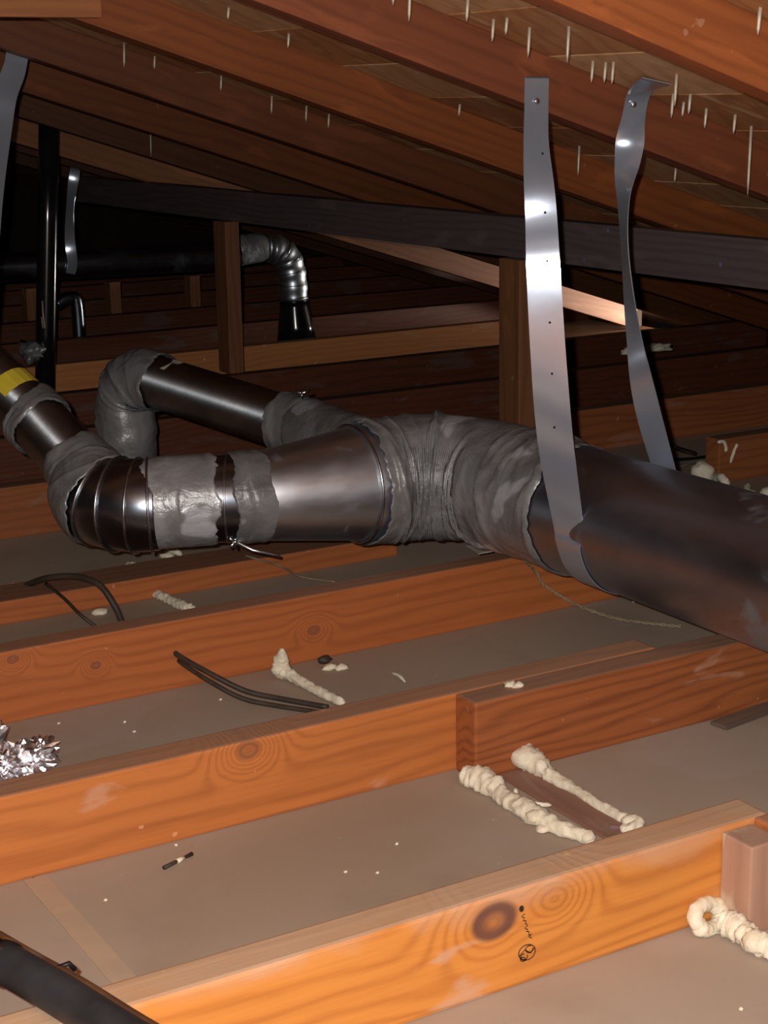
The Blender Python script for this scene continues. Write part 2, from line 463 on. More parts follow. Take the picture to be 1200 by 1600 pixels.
tag(ceil, kind='structure')
ceil2 = slope_slab('ceiling', RIDGE, 1.6, -1.6, 7.0, .03, M['wall'], None, 0, True); tag(ceil2, kind='structure')
deck_m = [wood('deck_board_wood_%d' % i, 20+i, c0, c1, (), .5, (.52, .33, .19), .0, grain=.6) for i, (c0, c1) in enumerate((((.42, .19, .075), (.26, .10, .04)), ((.5, .28, .14), (.32, .16, .07)), ((.35, .15, .06), (.2, .08, .03))))]
random.seed(5)
x = RIDGE+.01; i = 0
while x < XE-.05:
    wdt = .142/1.05
    yj = random.uniform(.4, 3.4)
    for (a, b) in ((-1.6, yj-.001), (yj+.001, 6.99)):
        d = slope_slab('deck_board', x, min(x+wdt, XE), a, b, .013, random.choice(deck_m), ceil, 0)
    x += wdt+.004; i += 1
slab('wall_back', -2.6, 3.8, 7.0, 7.05, -.03, 1.8, M['wall']); tag(bpy.data.objects['wall_back'], kind='structure')
slab('wall_front', -2.6, 3.8, -1.66, -1.61, -.03, 1.8, M['wall']); tag(bpy.data.objects['wall_front'], kind='structure')
slab('wall_left', -2.66, -2.61, -1.6, 7.0, -.03, 1.2, M['wall']); tag(bpy.data.objects['wall_left'], kind='structure')

# ------------------------------------------------------------------ joists
Y1, Y2, Y3, Y5 = 1.012, 1.419, 1.823, 2.652
def kn(px, py, Y, x0, r, core=1.0): p = onY(px, py, Y); return (p.x-x0, p.z, r, core)
X1END = .99
X0 = -.9
# joist 1: knot, swirl, stamp
m = wood('joist_wood_knotty', 1.3, (.62, .245, .05), (.40, .125, .024), [kn(772, 1440, Y1, X0, .0185), kn(866, 1404, Y1, X0, .013, .12)], .25, (.56, .33, .21), .7, (.40, .30, .21), .8, (.070, .10))
j1 = timber('ceiling_joist', (X0, Y1, 0), X1END-X0, JT, JH, m, None, None, .004, 1, .0015)
tag(j1, 'bright orange ceiling joist with a large dark knot and small black ink stamp', 'joist', 'ceiling joists')
m = wood('joist_wood_lapped', 2.1, (.46, .155, .045), (.27, .08, .025), [], .2, (.5, .3, .2), .5)
o = timber('ceiling_joist', (.972, Y1-JT, 0), 2.3, JT-.001, JH, m, None, None, .003, 2, .001)
tag(o, 'orange ceiling joist lapped beside the knotty joist, starting at the pale wood block', 'joist', 'ceiling joists')
m = wood('block_wood', 2.7, (.46, .27, .19), (.33, .18, .125), [], .5, (.56, .45, .34), .5, grain=.5)
blk = timber('wood_block', (.970, Y1-JT-.001, 0), JH-.005, .0375, .035, m, (0, -math.pi/2, 0), None, .002, 3)
tag(blk, 'short pale rough-sawn wood block standing against the knotty joist above the foam curl', 'wood block')
m = wood('joist_wood_second', 3.7, LIGHT, (.30, .09, .022), [kn(388, 1172, Y2, X0, .011, .55)], .12, (.52, .27, .16), .65, (.27, .20, .145), 1.0)
o = timber('ceiling_joist', (X0, Y2, 0), 2.1, JT, JH, m, None, None, .003, 4, .001)
tag(o, 'orange ceiling joist with wavy grain and a round knot, between foil and bare drywall', 'joist', 'ceiling joists')
m = wood('joist_wood_dark_lap', 4.4, (.34, .105, .032), (.15, .04, .014), [], .2, (.42, .22, .15), .6, (.27, .20, .145), 1.3)
o = timber('ceiling_joist', (.922, Y2-JT-.001, 0), 2.4, JT, JH, m, None, None, .003, 5, .001)
tag(o, 'dark red-brown ceiling joist lapped in front of the wavy-grained joist, its pinkish end showing', 'joist', 'ceiling joists')
m = wood('joist_wood_third', 5.9, (.42, .125, .034), (.27, .075, .022), [kn(490, 985, Y3, X0, .007, .6), kn(20, 1030, Y3, X0, .006, .6), kn(150, 1040, Y3, X0, .005, .7)], 0, (.45, .22, .13), .6, (.22, .165, .12), .8)
o = timber('ceiling_joist', (X0, Y3, 0), 4.1, JT, JH, m, None, None, .003, 6, .001)
tag(o, 'reddish ceiling joist that two dark cables come out of', 'joist', 'ceiling joists')
m = wood('joist_wood_flat', 6.2, (.40, .12, .034), (.25, .07, .022), [], .2, (.4, .2, .12), .6, (.17, .125, .095), .9)
o = timber('wood_nailer', (X0, 2.196, 0), 2.22, .085, .034, m, None, None, .003, 7, .001)
tag(o, 'low flat board lying on the drywall beneath the taped duct', 'board')
m = wood('joist_wood_short', 6.9, (.30, .10, .034), (.17, .05, .018), [], .2, (.4, .2, .12), .5, (.20, .15, .11))
pb = onZ(1122, 757, 0)
o = timber('ceiling_joist', (pb.x, pb.y, 0), 3.3-pb.x, JT, .085, m, None, None, .003, 8, .001)
jr = o; tag(o, 'short-ended joist behind the large duct with white foam strings on its face', 'joist', 'ceiling joists')
far_lab = ['dusty joist running just behind the taped duct and elbow', 'dark joist under the foot of the bent rear branch pipe', 'dark joist that carries the foot of the left post',
           'lighter joist catching daylight towards the eave, in front of the downturned silver elbow', 'dark joist behind the downturned silver elbow', 'second dark joist behind the downturned silver elbow',
           'third dark joist behind the downturned silver elbow', 'fourth dark joist behind the downturned silver elbow', 'hindmost dark joist before the back wall']
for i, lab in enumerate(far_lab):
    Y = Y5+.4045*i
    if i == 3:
        m = wood('joist_wood_far_light', 9.1, (.50, .20, .066), (.36, .13, .042), [], .1, (.5, .3, .2), .5, (.25, .16, .10))  # newer, lighter wood, with some of the eave daylight put into its colour
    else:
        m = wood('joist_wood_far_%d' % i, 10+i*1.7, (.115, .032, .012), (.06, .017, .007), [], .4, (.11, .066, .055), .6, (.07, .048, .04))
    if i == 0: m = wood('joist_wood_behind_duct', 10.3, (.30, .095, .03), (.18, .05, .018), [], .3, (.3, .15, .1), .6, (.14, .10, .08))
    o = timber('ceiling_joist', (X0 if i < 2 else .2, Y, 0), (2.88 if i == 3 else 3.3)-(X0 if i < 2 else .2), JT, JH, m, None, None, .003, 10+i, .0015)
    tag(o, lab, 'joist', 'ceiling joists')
# joists under and behind the photographer
for i in range(4):
    m = M.setdefault('near_joist', wood('joist_wood_near', 8.8, LIGHT, DARK, [], .2, (.5, .3, .2), .5))
    o = timber('ceiling_joist', (X0, Y1-.406*(i+1), 0), 3.9, JT, JH, m, None, None, .003, 30+i, .001)
    tag(o, 'orange ceiling joist on the open side of the knotty joist, under the photographer', 'joist', 'ceiling joists out of view')

# grade stamp on joist 1 (ink strokes)
def stroke(pts, w, Y=Y1-.0006):
    V, F = [], []
    P = [onY(px, py, Y) for px, py in pts]
    for i, p in enumerate(P):
        a = P[max(0, i-1)]; b = P[min(len(P)-1, i+1)]; t = (b-a).normalized(); nn = Vector((-t.z, 0, t.x))*w
        V += [p+nn, p-nn]
    for i in range(len(P)-1): F.append((2*i, 2*i+1, 2*i+3, 2*i+2))
    return V, F
SV, SF = [], []
def addst(pts, w=.0005):
    v, f = stroke(pts, w); k = len(SV); SV.extend(v); SF.extend([tuple(q+k for q in ff) for ff in f])
def ell(cx, cy, rx, ry, a0=0, a1=360, rot=0, n=22):
    out = []
    for i in range(n+1):
        a = math.radians(a0+(a1-a0)*i/n); x_, y_ = rx*math.cos(a), ry*math.sin(a); r_ = math.radians(rot)
        out.append((cx+x_*math.cos(r_)-y_*math.sin(r_), cy+x_*math.sin(r_)+y_*math.cos(r_)))
    return out
addst(ell(823.5, 1488, 14, 11, 0, 360, -38)); addst(ell(827, 1483, 6, 5, 20, 330, -38)); addst(ell(819, 1495, 5.5, 4.5, 0, 300, -30)); addst([(812, 1494), (820, 1484), (829, 1489), (836, 1480)])
addst(ell(817, 1499, 4, 3, 0, 360)); addst(ell(815, 1420, 2, 3, 0, 360), .0012)
for k, (sx, sy) in enumerate(((817, 1432), (820, 1441), (822, 1450), (825, 1458), (828, 1463))):
    addst([(sx-3, sy-3), (sx+2, sy-2), (sx+1, sy+2), (sx+4, sy+4)] if k % 2 else [(sx+3, sy-4), (sx-2, sy), (sx+3, sy+3)])
mesh_obj('ink_stamp', SV, SF, M['ink'], j1)

# joint tape along the drywall seam and wall plate between the foam beads
slab('joint_tape', SEAM-.011, SEAM+.011, Y1+JT+.002, Y2-.002, 0.0001, .0012, M['joint'], floor)
slab('joint_tape', SEAM-.011, SEAM+.011, Y1-.36, Y1-.002, 0.0001, .0012, M['joint'], floor)
m = wood('plate_wood', 12.2, (.26, .13, .09), (.17, .08, .055), [], .35, (.33, .22, .18), .35, (.24, .15, .11))
pl = timber('wall_plate', (1.0, Y1+JT+.004, .0003), Y2-JT-Y1-JT-.008, .05, .0035, m, (0, 0, math.pi/2), None, .0008, 40)
tag(pl, 'brown wood plate strip between two foam beads in the drywall bay', 'board')

# ------------------------------------------------------------------ rafters
rb = [v*K for v in (1.536, 2.074, 2.692, 3.315, 3.945, 4.57, 5.19, 5.81, 6.43)]
rb = [rb[0]-.47*2, rb[0]-.47] + rb
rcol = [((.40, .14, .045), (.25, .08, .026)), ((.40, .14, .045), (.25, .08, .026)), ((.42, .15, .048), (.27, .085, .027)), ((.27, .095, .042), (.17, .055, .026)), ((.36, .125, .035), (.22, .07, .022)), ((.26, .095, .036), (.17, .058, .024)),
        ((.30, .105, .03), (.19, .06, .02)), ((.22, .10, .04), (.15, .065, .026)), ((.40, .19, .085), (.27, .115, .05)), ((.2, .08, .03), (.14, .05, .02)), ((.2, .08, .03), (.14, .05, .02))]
rcol = [tuple((q[0]*k_, q[1]*k_*.8, q[2]*k_*.68) for q in pr_) for pr_, k_ in zip(rcol, (.75, .75, .62, .62, .55, .46, .46, .4, .55, .35, .35))]  # darker old wood, with the flash's falloff also put into the rafter colours
rlab = ['rafter over the photographer, outside the picture', 'rafter over the near drywall bays, one bay before the nailed straps', 'bright orange rafter just before the one the steel strap is nailed to',
        'reddish-brown rafter the wide steel strap is nailed to', 'orange rafter with a horizontal tie board nailed at its upper end', 'brown rafter one bay behind the one with the tie board',
        'red-brown rafter two bays behind the one with the tie board', 'dim rafter in front of the top of the black vertical pipe', 'pale far rafter reaching the daylit eave', 'dark rafter one bay beyond the daylit one', 'dark hindmost rafter near the back wall']
rlen = (XE-RIDGE)/math.cos(ANG)
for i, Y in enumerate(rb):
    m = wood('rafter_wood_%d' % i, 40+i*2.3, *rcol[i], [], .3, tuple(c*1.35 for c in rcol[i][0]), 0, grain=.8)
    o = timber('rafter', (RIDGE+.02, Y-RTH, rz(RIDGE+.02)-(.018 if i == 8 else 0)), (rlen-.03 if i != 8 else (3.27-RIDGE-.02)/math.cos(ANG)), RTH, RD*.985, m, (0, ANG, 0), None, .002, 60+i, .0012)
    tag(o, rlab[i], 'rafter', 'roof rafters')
YE, YA, YB, YC = rb[3], rb[4], rb[5], rb[6]
# tie board on rafter A
ca = onY(160, 28, YA-RTH-.018)
m = wood('tie_wood', 77, (.30, .11, .036), (.20, .07, .024), [], .1, (.5, .3, .2), 0)
o = timber('tie_board', (-1.0, YA-RTH-.019, ca.z), ca.x+1.0, .018, .07, m, None, None, .002, 80)
tag(o, 'horizontal orange tie board nailed across a rafter end above the black pipe', 'board')

# purlin and posts
mg = wood('purlin_wood', 81, (.095, .07, .07), (.06, .042, .042), [], .4, (.125, .095, .095), .3, (.2, .16, .15))
pz = CAMH-.266*K
ys0 = onX(118, 300, XP).y
pu = timber('purlin', (XP+.036, 0.6, pz-JH*K), ys0-.6, .036, JH*K, mg, (0, 0, math.pi/2), None, .002, 82, .002)
tag(pu, 'grey-purple weathered purlin board carried by two posts', 'beam')
def post(name, px0, px1, py, z0, seed, lab, cols, cat='post', a=.036, b=.062, X=XP, z1=None):
    pm = onX((px0+px1)/2, py, X)
    m = wood(name+'_wood_%d' % seed, seed, *cols, [], .25, tuple(c*1.3 for c in cols[0]), .3, grain=.8)
    z1 = z1 if z1 is not None else pz-JH*K-.0005
    o = timber(name, (pm.x+a/2, pm.y-b/2, z0), z1-z0, b, a, m, (0, -math.pi/2, 0), None, .002, seed, .001)
    tag(o, lab, cat, 'purlin posts'); return o
post('post', 780, 837, 500, 0.0, 84, 'thick brown post behind the wide steel strap, carrying the grey purlin', ((.20, .08, .032), (.12, .045, .019)))
post('post', 335, 380, 470, JH, 86, 'brown post left of the downturned silver elbow, carrying the grey purlin', ((.20, .08, .036), (.125, .045, .02)))
for k, (a, b, y0, y1) in enumerate(((36, 54, 450, 485), (165, 186, 440, 478), (288, 312, 430, 468))):
    p = onY((a+b)/2, y0, 4.75)
    m = wood('stub_wood_%d' % k, 88+k, (.24, .10, .045), (.16, .06, .028), [], .2)
    o = timber('stud', (p.x+.018, 4.73, 0), p.z, .05, .034, m, (0, -math.pi/2, 0), None, .002, 90+k)
    tag(o, 'short dark wall stud in the shadows behind the far duct, '+('left of the black pipe', 'between black pipe and post', 'beside the left post')[k], 'stud', 'short studs behind the far duct')
# eave blocking
for k in range(len(rb)-1):
    if 1.1 < rb[k] < 6 and not (3.3 < rb[k] < 3.7):
        slab('trim_%d' % (k+1), 3.30, 3.335, rb[k]+.002, rb[k+1]-RTH-.002, 0.0005+JH*0, rz(3.335)+.06, M['wall']); tag(bpy.data.objects['trim_%d' % (k+1)], kind='structure')

# nails through the deck
nails = [((731, -2), (729, 33)), ((770, 30), (769, 65)), ((792, 28), (790, 54)), ((832, 45), (825, 89)), ((892, 43), (886, 97)), ((925, 95), (924, 129)), ((952, 100), (944, 129)), ((961, 98), (956, 131)),
         ((1062, 118), (1054, 165)), ((1050, 170), (1049, 184)), ((1064, 158), (1066, 182)), ((1080, 148), (1076, 178)), ((1104, 170), (1101, 200)), ((1150, 180), (1146, 209)), ((1188, 12), (1184, 54)),
         ((718, 163), (717, 181)), ((616, -5), (614, 8)), ((357, 12), (356, 30)), ((449, 52), (450, 75)), ((345, 118), (345, 142)), ((424, 150), (424, 178)), ((518, 180), (513, 200)), ((242, 88), (241, 108)),
         ((193, 68), (194, 105)), ((1056, 260), (1054, 285)), ((480, 178), (478, 190)), ((640, 20), (639, 33)), ((1170, 290), (1168, 305)), ((905, 260), (903, 275)), ((232, 212), (236, 245))]
def nail(tp, bp):
    d = ray(*tp); hit = None
    Yh = None
    for Y in rb[2:]:
        q = CAM+d*((Y-RTH)/d.y)
        if rz(q.x) < q.z < dz(q.x): Yh = Y-RTH-.05; break
    t = (dz(0)-CAMH)/(d.z+SL*d.x) if d.z+SL*d.x > 0 else 1e9
    hp = CAM+d*t
    if Yh is None or (t > 0 and hp.y < Yh): top = hp; Yh = hp.y
    else: top = None
    tip = onY(bp[0], bp[1], Yh)
    base = Vector((tip.x+.002, Yh, 0)); base.z = dz(base.x)+.002
    if base.z-tip.z < .008: tip.z = base.z-.02
    r = .0019
    o = tube('roofing_nail', [base, base.lerp(tip, .5), base.lerp(tip, .8), tip], [r, r, r*.9, r*.25], M['nail'], ceil, 8)
for a, b in nails: nail(a, b)

# ------------------------------------------------------------------ main duct run
TX, TZ, TR = 1.258, .198, .082
trunk_axis = [Vector((TX, y, TZ)) for y in (-.6, 0, .4, .8, 1.2, 1.5, 1.76)]
ER = .125
CY = 1.81
arc = [Vector((TX-ER+ER*math.cos(a), CY+ER*math.sin(a), TZ)) for a in [math.radians(q) for q in range(0, 91, 3)]]
YB0 = CY+ER
body = catmull([(TX-ER, YB0, TZ), (1.045, YB0+.003, TZ), (.955, YB0+.012, TZ), (.87, YB0+.04, TZ), (.80, YB0+.075, TZ-.004)], 24)
main = empty('main_duct', (TX, 1.4, TZ-TR)); tag(main, 'large round sheet-metal duct with grey taped elbow and bright straight section', 'duct')
tube('duct_pipe', catmull(trunk_axis, 8), TR, M['trunk'], main, 96)
elbow_path = [Vector((TX, y, TZ)) for y in (1.64, 1.66, 1.68, 1.70, 1.72, 1.74, 1.76, 1.775, 1.79)] + arc + [Vector((TX-ER-d, YB0, TZ)) for d in (.006, .012, .018, .024, .03)]
EP = []
for a, b in zip(elbow_path, elbow_path[1:]): EP += [a.lerp(b, q/4) for q in range(4)]
EP.append(elbow_path[-1])
tube('elbow_core', elbow_path[2:-1], TR*.99, M['trunk'], main, 64)
wrap('tape_wrap', EP, [TR+.001]*3+[TR+.003]*3, M['tape_a'], main, 2.0, 128, .0034, 3.2, 34, .014)
def rr(path, vals): return vals
seg1 = sub(body, 0.0, .52)
tube('reducer', [Vector((TX-ER-.005, YB0, TZ))]+seg1, [.082, .0805, .076, .0715, .067, .063, .059], M['bright'], main, 96)
c0 = Vector((TX-ER-.034, YB0, TZ))
ring('bead', c0+Vector((-.006, 0, 0)), (1, 0, 0), .0815, .0022, M['bead'], main)
seg2 = sub(body, .48, 1.0)
tube('collar_pipe', seg2, .0585, M['dark_duct'], main, 72)
def dense(p, n=6):
    out = []
    for a, b in zip(p, p[1:]): out += [a.lerp(b, q/n) for q in range(n)]
    return out+[p[-1]]
wrap('tape_band', dense(sub(body, .475, .60)), .0595, M['tape_b'], main, 5.0, 96, .0012, 1.0, 40, .006)
wrap('tape_band', dense(sub(body, .665, .93)), .0595, M['tape_c'], main, 9.0, 96, .0016, 1.2, 26, .012)
# damper handle under the collar
hp = sub(body, .64, .64)[0]+Vector((0, -.03, -.052))
dh = tube('damper_spindle', [hp+Vector((0, .02, .012)), hp, hp+Vector((.02, -.015, -.012)), hp+Vector((.052, -.032, -.022))], [.0025, .0025, .0028, .0022], M['bead'], main, 10)
for a in range(5):
    q = Vector((math.cos(a*1.25), .3*math.sin(a*2), math.sin(a*1.25)))*.011
    tube('wing_nut', [hp-q*.2+Vector((0, -.004, 0)), hp+q+Vector((0, -.004, 0))], [.003, .0018], M['bead'], dh, 8)
ring('bead', sub(body, .615, .615)[0], (.86, -.5, 0), .0588, .0016, M['bead'], main)

# left branch: gored elbow, then a pipe rising away
lb = empty('branch_duct', (.8, 2.05, .1)); tag(lb, 'left branch duct with ringed elbow rising away to the black vertical pipe', 'duct')
e0 = body[-1]
P2 = onZ(56, 655, .286)
P1 = onZ(138, 744, .222)
elp = catmull([e0+Vector((.03, -.018, 0)), e0, e0+Vector((-.030, .04, .004)), P1.lerp(P2, .03)], 12)
tube('elbow', elp, [.0605, .062, .060, .046], M['dark_duct'], lb, 72)
L1 = [P1.lerp(P2, q/20) for q in range(21)]
ext = P2+(P2-P1)*.55+Vector((-.012, 0, .006))
lp_ = fine_path([P1, P2, P2.lerp(ext, .5), ext, ext+(ext-P2)*.8])
align_z(tube('duct_pipe', lp_, .0415, M['crinkled'], lb, 72, True, ripple(lp_, 2.0)), P2-P1)
wrap('tape_wrap', dense(elp[-14:]+[P1.lerp(P2, .08), P1.lerp(P2, .18), P1.lerp(P2, .3)], 4), [.063, .059, .053, .045], M['tape_b'], lb, 12.0, 96, .0016, 1.4, 30, .008)
for q in (4, 10, 17, 22):
    a, b = elp[q], elp[q+1]; ring('bead', a, b-a, .0632 if q < 20 else .0615, .0019, M['bead'], lb)
wrap('tape_band', dense([P1.lerp(P2, .86), P1.lerp(P2, .93), P2, P2.lerp(ext, .12), P2.lerp(ext, .22)], 5), .0445, M['tape_b'], lb, 15.0, 80, .0012, .8, 26, .007, .003)
# yellow label on the upper pipe
lp = P2.lerp(ext, .62); ax = (ext-P2).normalized(); si = ax.cross(Vector((0, 0, 1))).normalized()
upv = si.cross(ax)
V = []; F = []
for i in range(7):
    a = math.radians(-60+i*17)
    d = -si*math.cos(a)*-1 if False else (si*math.sin(a)+upv*math.cos(a))
    for k in range(2): V.append(lp+ax*(k*.03-.015)+d*.0423)
for i in range(6): F.append((2*i, 2*i+1, 2*i+3, 2*i+2))
mesh_obj('yellow_label', V, F, M['yellow'], lb)

# rear branch: leaves the taped elbow, runs back, turns down into the drywall
rbch = empty('branch_duct', (1.07, 2.8, 0)); tag(rbch, 'rear branch duct running back from the elbow and bending down in grey tape', 'duct')
RR = .043
A = onZ(470, 668, .222); ra = Vector((A.x+.012, YB0+.03, .21))
Bp = onZ(243, 596, .268)
dirb = (Bp-A).normalized()
tube('duct_collar', [ra, ra.lerp(A, .5), A], RR-.0005, M['dark_duct'], rbch, 48)
rp_ = fine_path([A, Bp], .002)
align_z(tube('duct_pipe', rp_, RR, M['crinkled'], rbch, 72, True, ripple(rp_, 6.0)), Bp-A)
endp = Bp+dirb*.01
bend = []
R2 = .062
for q in range(0, 91, 5):
    a = math.radians(q); bend.append(endp+dirb*(R2*math.sin(a))+Vector((0, 0, -1))*(R2*(1-math.cos(a))))
down = [bend[-1]+Vector((0, 0, -d)) for d in (.02, .05, .09, .13, .165)]
down = [v for v in down if v.z > .005]
EL = [Bp-dirb*.012, Bp]+bend+down
tube('elbow', EL[1:], RR+.001, M['dark_duct'], rbch, 48)
wrap('tape_wrap', dense(EL, 3), RR+.004, M['tape_b'], rbch, 21.0, 96, .0032, 1.8, 40, .008)
wrap('tape_band', dense([A.lerp(Bp, q) for q in (-.02, .04, .09, .14)], 5), RR+.0025, M['tape_b'], rbch, 25.0, 80, .0014, 1, 30, .008)
wrap('tape_band', dense([ra.lerp(A, q) for q in (.35, .5, .65, .8, .93)], 5), RR+.004, M['tape_b'], rbch, 28.0, 80, .002, 1, 30, .008)
tp_ = ra.lerp(A, .95)+Vector((-.004, 0, RR+.004))
dh2 = tube('damper_spindle', [tp_, tp_+Vector((0, 0, .012))], .0025, M['bead'], rbch, 10)
for a in range(3):
    tube('wing_nut', [tp_+Vector((0, 0, .009)), tp_+Vector((math.cos(a*2.1)*.014, math.sin(a*2.1)*.008, .012))], [.003, .002], M['bead'], dh2, 8)
sp_ = onY(262, 566, (A.lerp(Bp, .86)).y)
axb = A.lerp(Bp, .88)
for (dx_, ln) in ((0, 0), ):
    V = []; F = []
    s_ = dirb.cross(Vector((0, 0, 1))).normalized(); u_ = s_.cross(dirb)
    for t_, a_ in ((-.018, -5), (-.018, 12), (-.006, 14), (-.006, 40), (.004, 40), (.004, -5)):
        aa = math.radians(a_)
        V.append(axb+dirb*t_+(u_*math.cos(aa)-s_*math.sin(aa))*(RR+.0012))
    mesh_obj('tape_scrap', V, [(0, 1, 2, 5), (2, 3, 4, 5)], M['paper'], rbch)

# ------------------------------------------------------------------ hanging strap of the main duct
YS = YE-RTH-.0012
ST = 1.557
Xd = Vector((1, 0, 0)); Yd = Vector((0, -1, 0)); Dg = Vector((.8, -.6, 0))
def so(px, py, Y): return onY(px, py, Y)
pts = [(so(839, 120, YS), Xd, .033), (so(838, 170, YS), Xd, .033), (so(838, 232, YS-.001), Vector((1, -.08, 0)), .034), (so(845, 330, YS-.008), Vector((.82, -.57, 0)), .036), (so(849, 420, ST+.004), Dg, .039), (so(857, 560, ST), Dg, .041), (so(868, 690, ST), Vector((.6, -.8, 0)), .044)]
RS = TR+.0016
for a in (172, 190, 215, 240, 270, 300, 330, 352, 368):
    q = math.radians(a); k = (a-172)/196
    pts.append((Vector((TX+RS*math.cos(q), ST-.0+.0*k, TZ+RS*math.sin(q))), Yd if a > 180 else Vector((.2, -1, 0)), .048 if a < 300 else .04))
pts += [(so(1012, 640, ST), Vector((.35, -1, 0)), .036), (so(990, 520, ST), Vector((-.15, -1, 0)), .034), (so(977, 400, ST), Vector((-.45, -1, 0)), .034), (so(974, 310, ST), Vector((-.25, -1, 0)), .034), (so(981, 250, ST+.004), Vector((.5, -1, 0)), .033), (so(989, 190, ST+.004), Vector((1, -.06, 0)), .034)]
t1 = so(1000, 145, ST-.01)
t2 = so(1026, 112, ST-.06)
t2 = Vector((t2.x, t2.y, min(t2.z, dz(t2.x)-.003)))
pts += [(t1, Vector((1, 0, 0)), .034), (t2, Vector((1, 0, -.3)), .034)]
strap = empty('hanging_strap', (TX, ST, TZ-TR-.002)); tag(strap, 'wide shiny steel strap looped under the large duct and nailed to the roof', 'strap')
ribbon('strap_band', pts, .036, M['strap'], strap, .0011, 12)
def dot(p, nrm, r, mat, parent, nm):
    ring_pts = [p-nrm*.001, p+nrm*.0008, p+nrm*.0016]
    return tube(nm, ring_pts, [r, r, r*.4], mat, parent, 12)
dot(so(839, 158, YS-.002), Vector((0, -1, 0)), .0035, M['bead'], strap, 'nail_head')
dot(so(990, 163, ST-.004), Vector((-.3, -1, 0)).normalized(), .0035, M['bead'], strap, 'nail_head')
for py in (240, 332, 408, 504, 584, 668):
    px = 842+(py-200)*.043; Yq = YS-.003 if py < 260 else ST-.003
    P = so(px+4, py, YS if py < 300 else ST); nr = (CAM-P).normalized()
    dot(P+nr*.0035, nr, .0014, M['blackcable'], strap, 'punched_hole')

# strap at the upper left, hung from a rafter down to the left branch
sl_ = empty('hanging_strap', onY(22, 95, YC-RTH-.01)); tag(sl_, 'bent steel strap hanging from the rafters towards the left branch duct', 'strap')
y4 = YB+.012
ribbon('strap_band', [(so(27, 84, y4), Xd), (so(22, 110, y4), Xd), (so(8, 150, y4-.01), Vector((1, -.3, 0))), (so(0, 205, y4-.02), Vector((.9, -.5, 0))), (so(-12, 300, y4-.05), Dg), (so(-22, 420, y4-.08), Dg), (so(-30, 545, y4-.1), Dg)], .036, M['strap'], sl_, .0011, 12)

# ------------------------------------------------------------------ black vertical pipe and far ducts
pb_ = onY(71, 590, 3.63); pt_ = onY(77, 185, 3.63)
pcx = (pb_.x+pt_.x)/2
vp = empty('vent_pipe', (pcx, 3.63, 0)); tag(vp, 'glossy black vertical pipe rising from the drywall to the rafters', 'pipe')
pd = (pt_-pb_)/(pt_.z-pb_.z)
tube('pipe', [pb_+pd*(z_-pb_.z)+Vector((0, .002, 0)) for z_ in (0.001, .2, .45, dz(pt_.x)-.004)], .0225, M['black_pipe'], vp, 40)
tube('hanging_thread', [onY(66, 470, 3.59), onY(67, 490, 3.59), onY(70, 512, 3.59), onY(67, 513, 3.59), onY(65, 495, 3.59)], .0013, M['nail'], vp, 6)

YF = 4.12
fd = empty('far_duct', (2.0, YF, 0)); tag(fd, 'dark metal duct at the back ending in a downturned silver elbow', 'duct')
fa = onY(-30, 419, YF); fb = onY(395, 388, YF)
hl = [fa, onY(120, 413, YF), onY(330, 401, YF), fb]
tube('duct_pipe', catmull(hl, 8), .037, M['dark_duct'], fd, 40)
eb = catmull([fb, onY(425, 388, YF), onY(447, 402, YF), onY(456, 430, YF), onY(459, 468, YF)], 10)
wrap('tape_wrap', dense([hl[2].lerp(fb, q) for q in (.6, .8, 1.0)]+[eb[5]], 4), .038, M['tape_a'], fd, 33, 48, .003, 1, 25, .005)
L_ = len(eb)
el_ = tube('elbow', eb[6:], .039, M['bright'], fd, 48, True, lambda s, an, i: .0022*(1 if (int(s*11) % 2) else 0))
for q in (9, 16, 22, 28, 34, 39):
    ring('bead', eb[q], eb[min(q+1, L_-1)]-eb[q-1], .0405, .0016, M['bead'], el_, 32, 6)
b0 = eb[-1]; b1 = onY(464, 535, YF); b1.z = max(b1.z, .002)
tube('boot', [b0, b0.lerp(b1, .15), b0.lerp(b1, .6), b1], [.039, .040, .050, .056], M['black_pipe'], fd, 40)
fs = ribbon('hanging_strap', [(onY(118, 262, YF-.04), Xd), (onY(110, 320, YF-.04), Vector((.5, -1, 0))), (onY(109, 370, YF-.04), Dg), (onY(113, 410, YF-.042), Xd), (onY(110, 428, YF-.04), Xd)], .026, M['strap'], None, .0011, 8)
tag(fs, 'narrow bright steel strap holding the dark far duct', 'strap')
fe = empty('small_pipe_elbow', onY(108, 480, 4.4)); tag(fe, 'small rounded pipe end with a bright glint below the dark far duct', 'pipe')
q0 = onY(88, 476, 4.4)
tube('pipe', catmull([q0, onY(100, 468, 4.4), onY(112, 466, 4.4), onY(120, 476, 4.4), (onY(121, 476, 4.4).x, 4.4, .0)], 6), .018, M['dark_duct'], fe, 24)
o = lump('tape_lump', onY(50, 550, 3.62), .026, .026, .024, M['tape_b'], None, 3, .6, 2.2, 3); tag(o, 'crumpled lump of grey tape stuck to the black vertical pipe', 'tape')

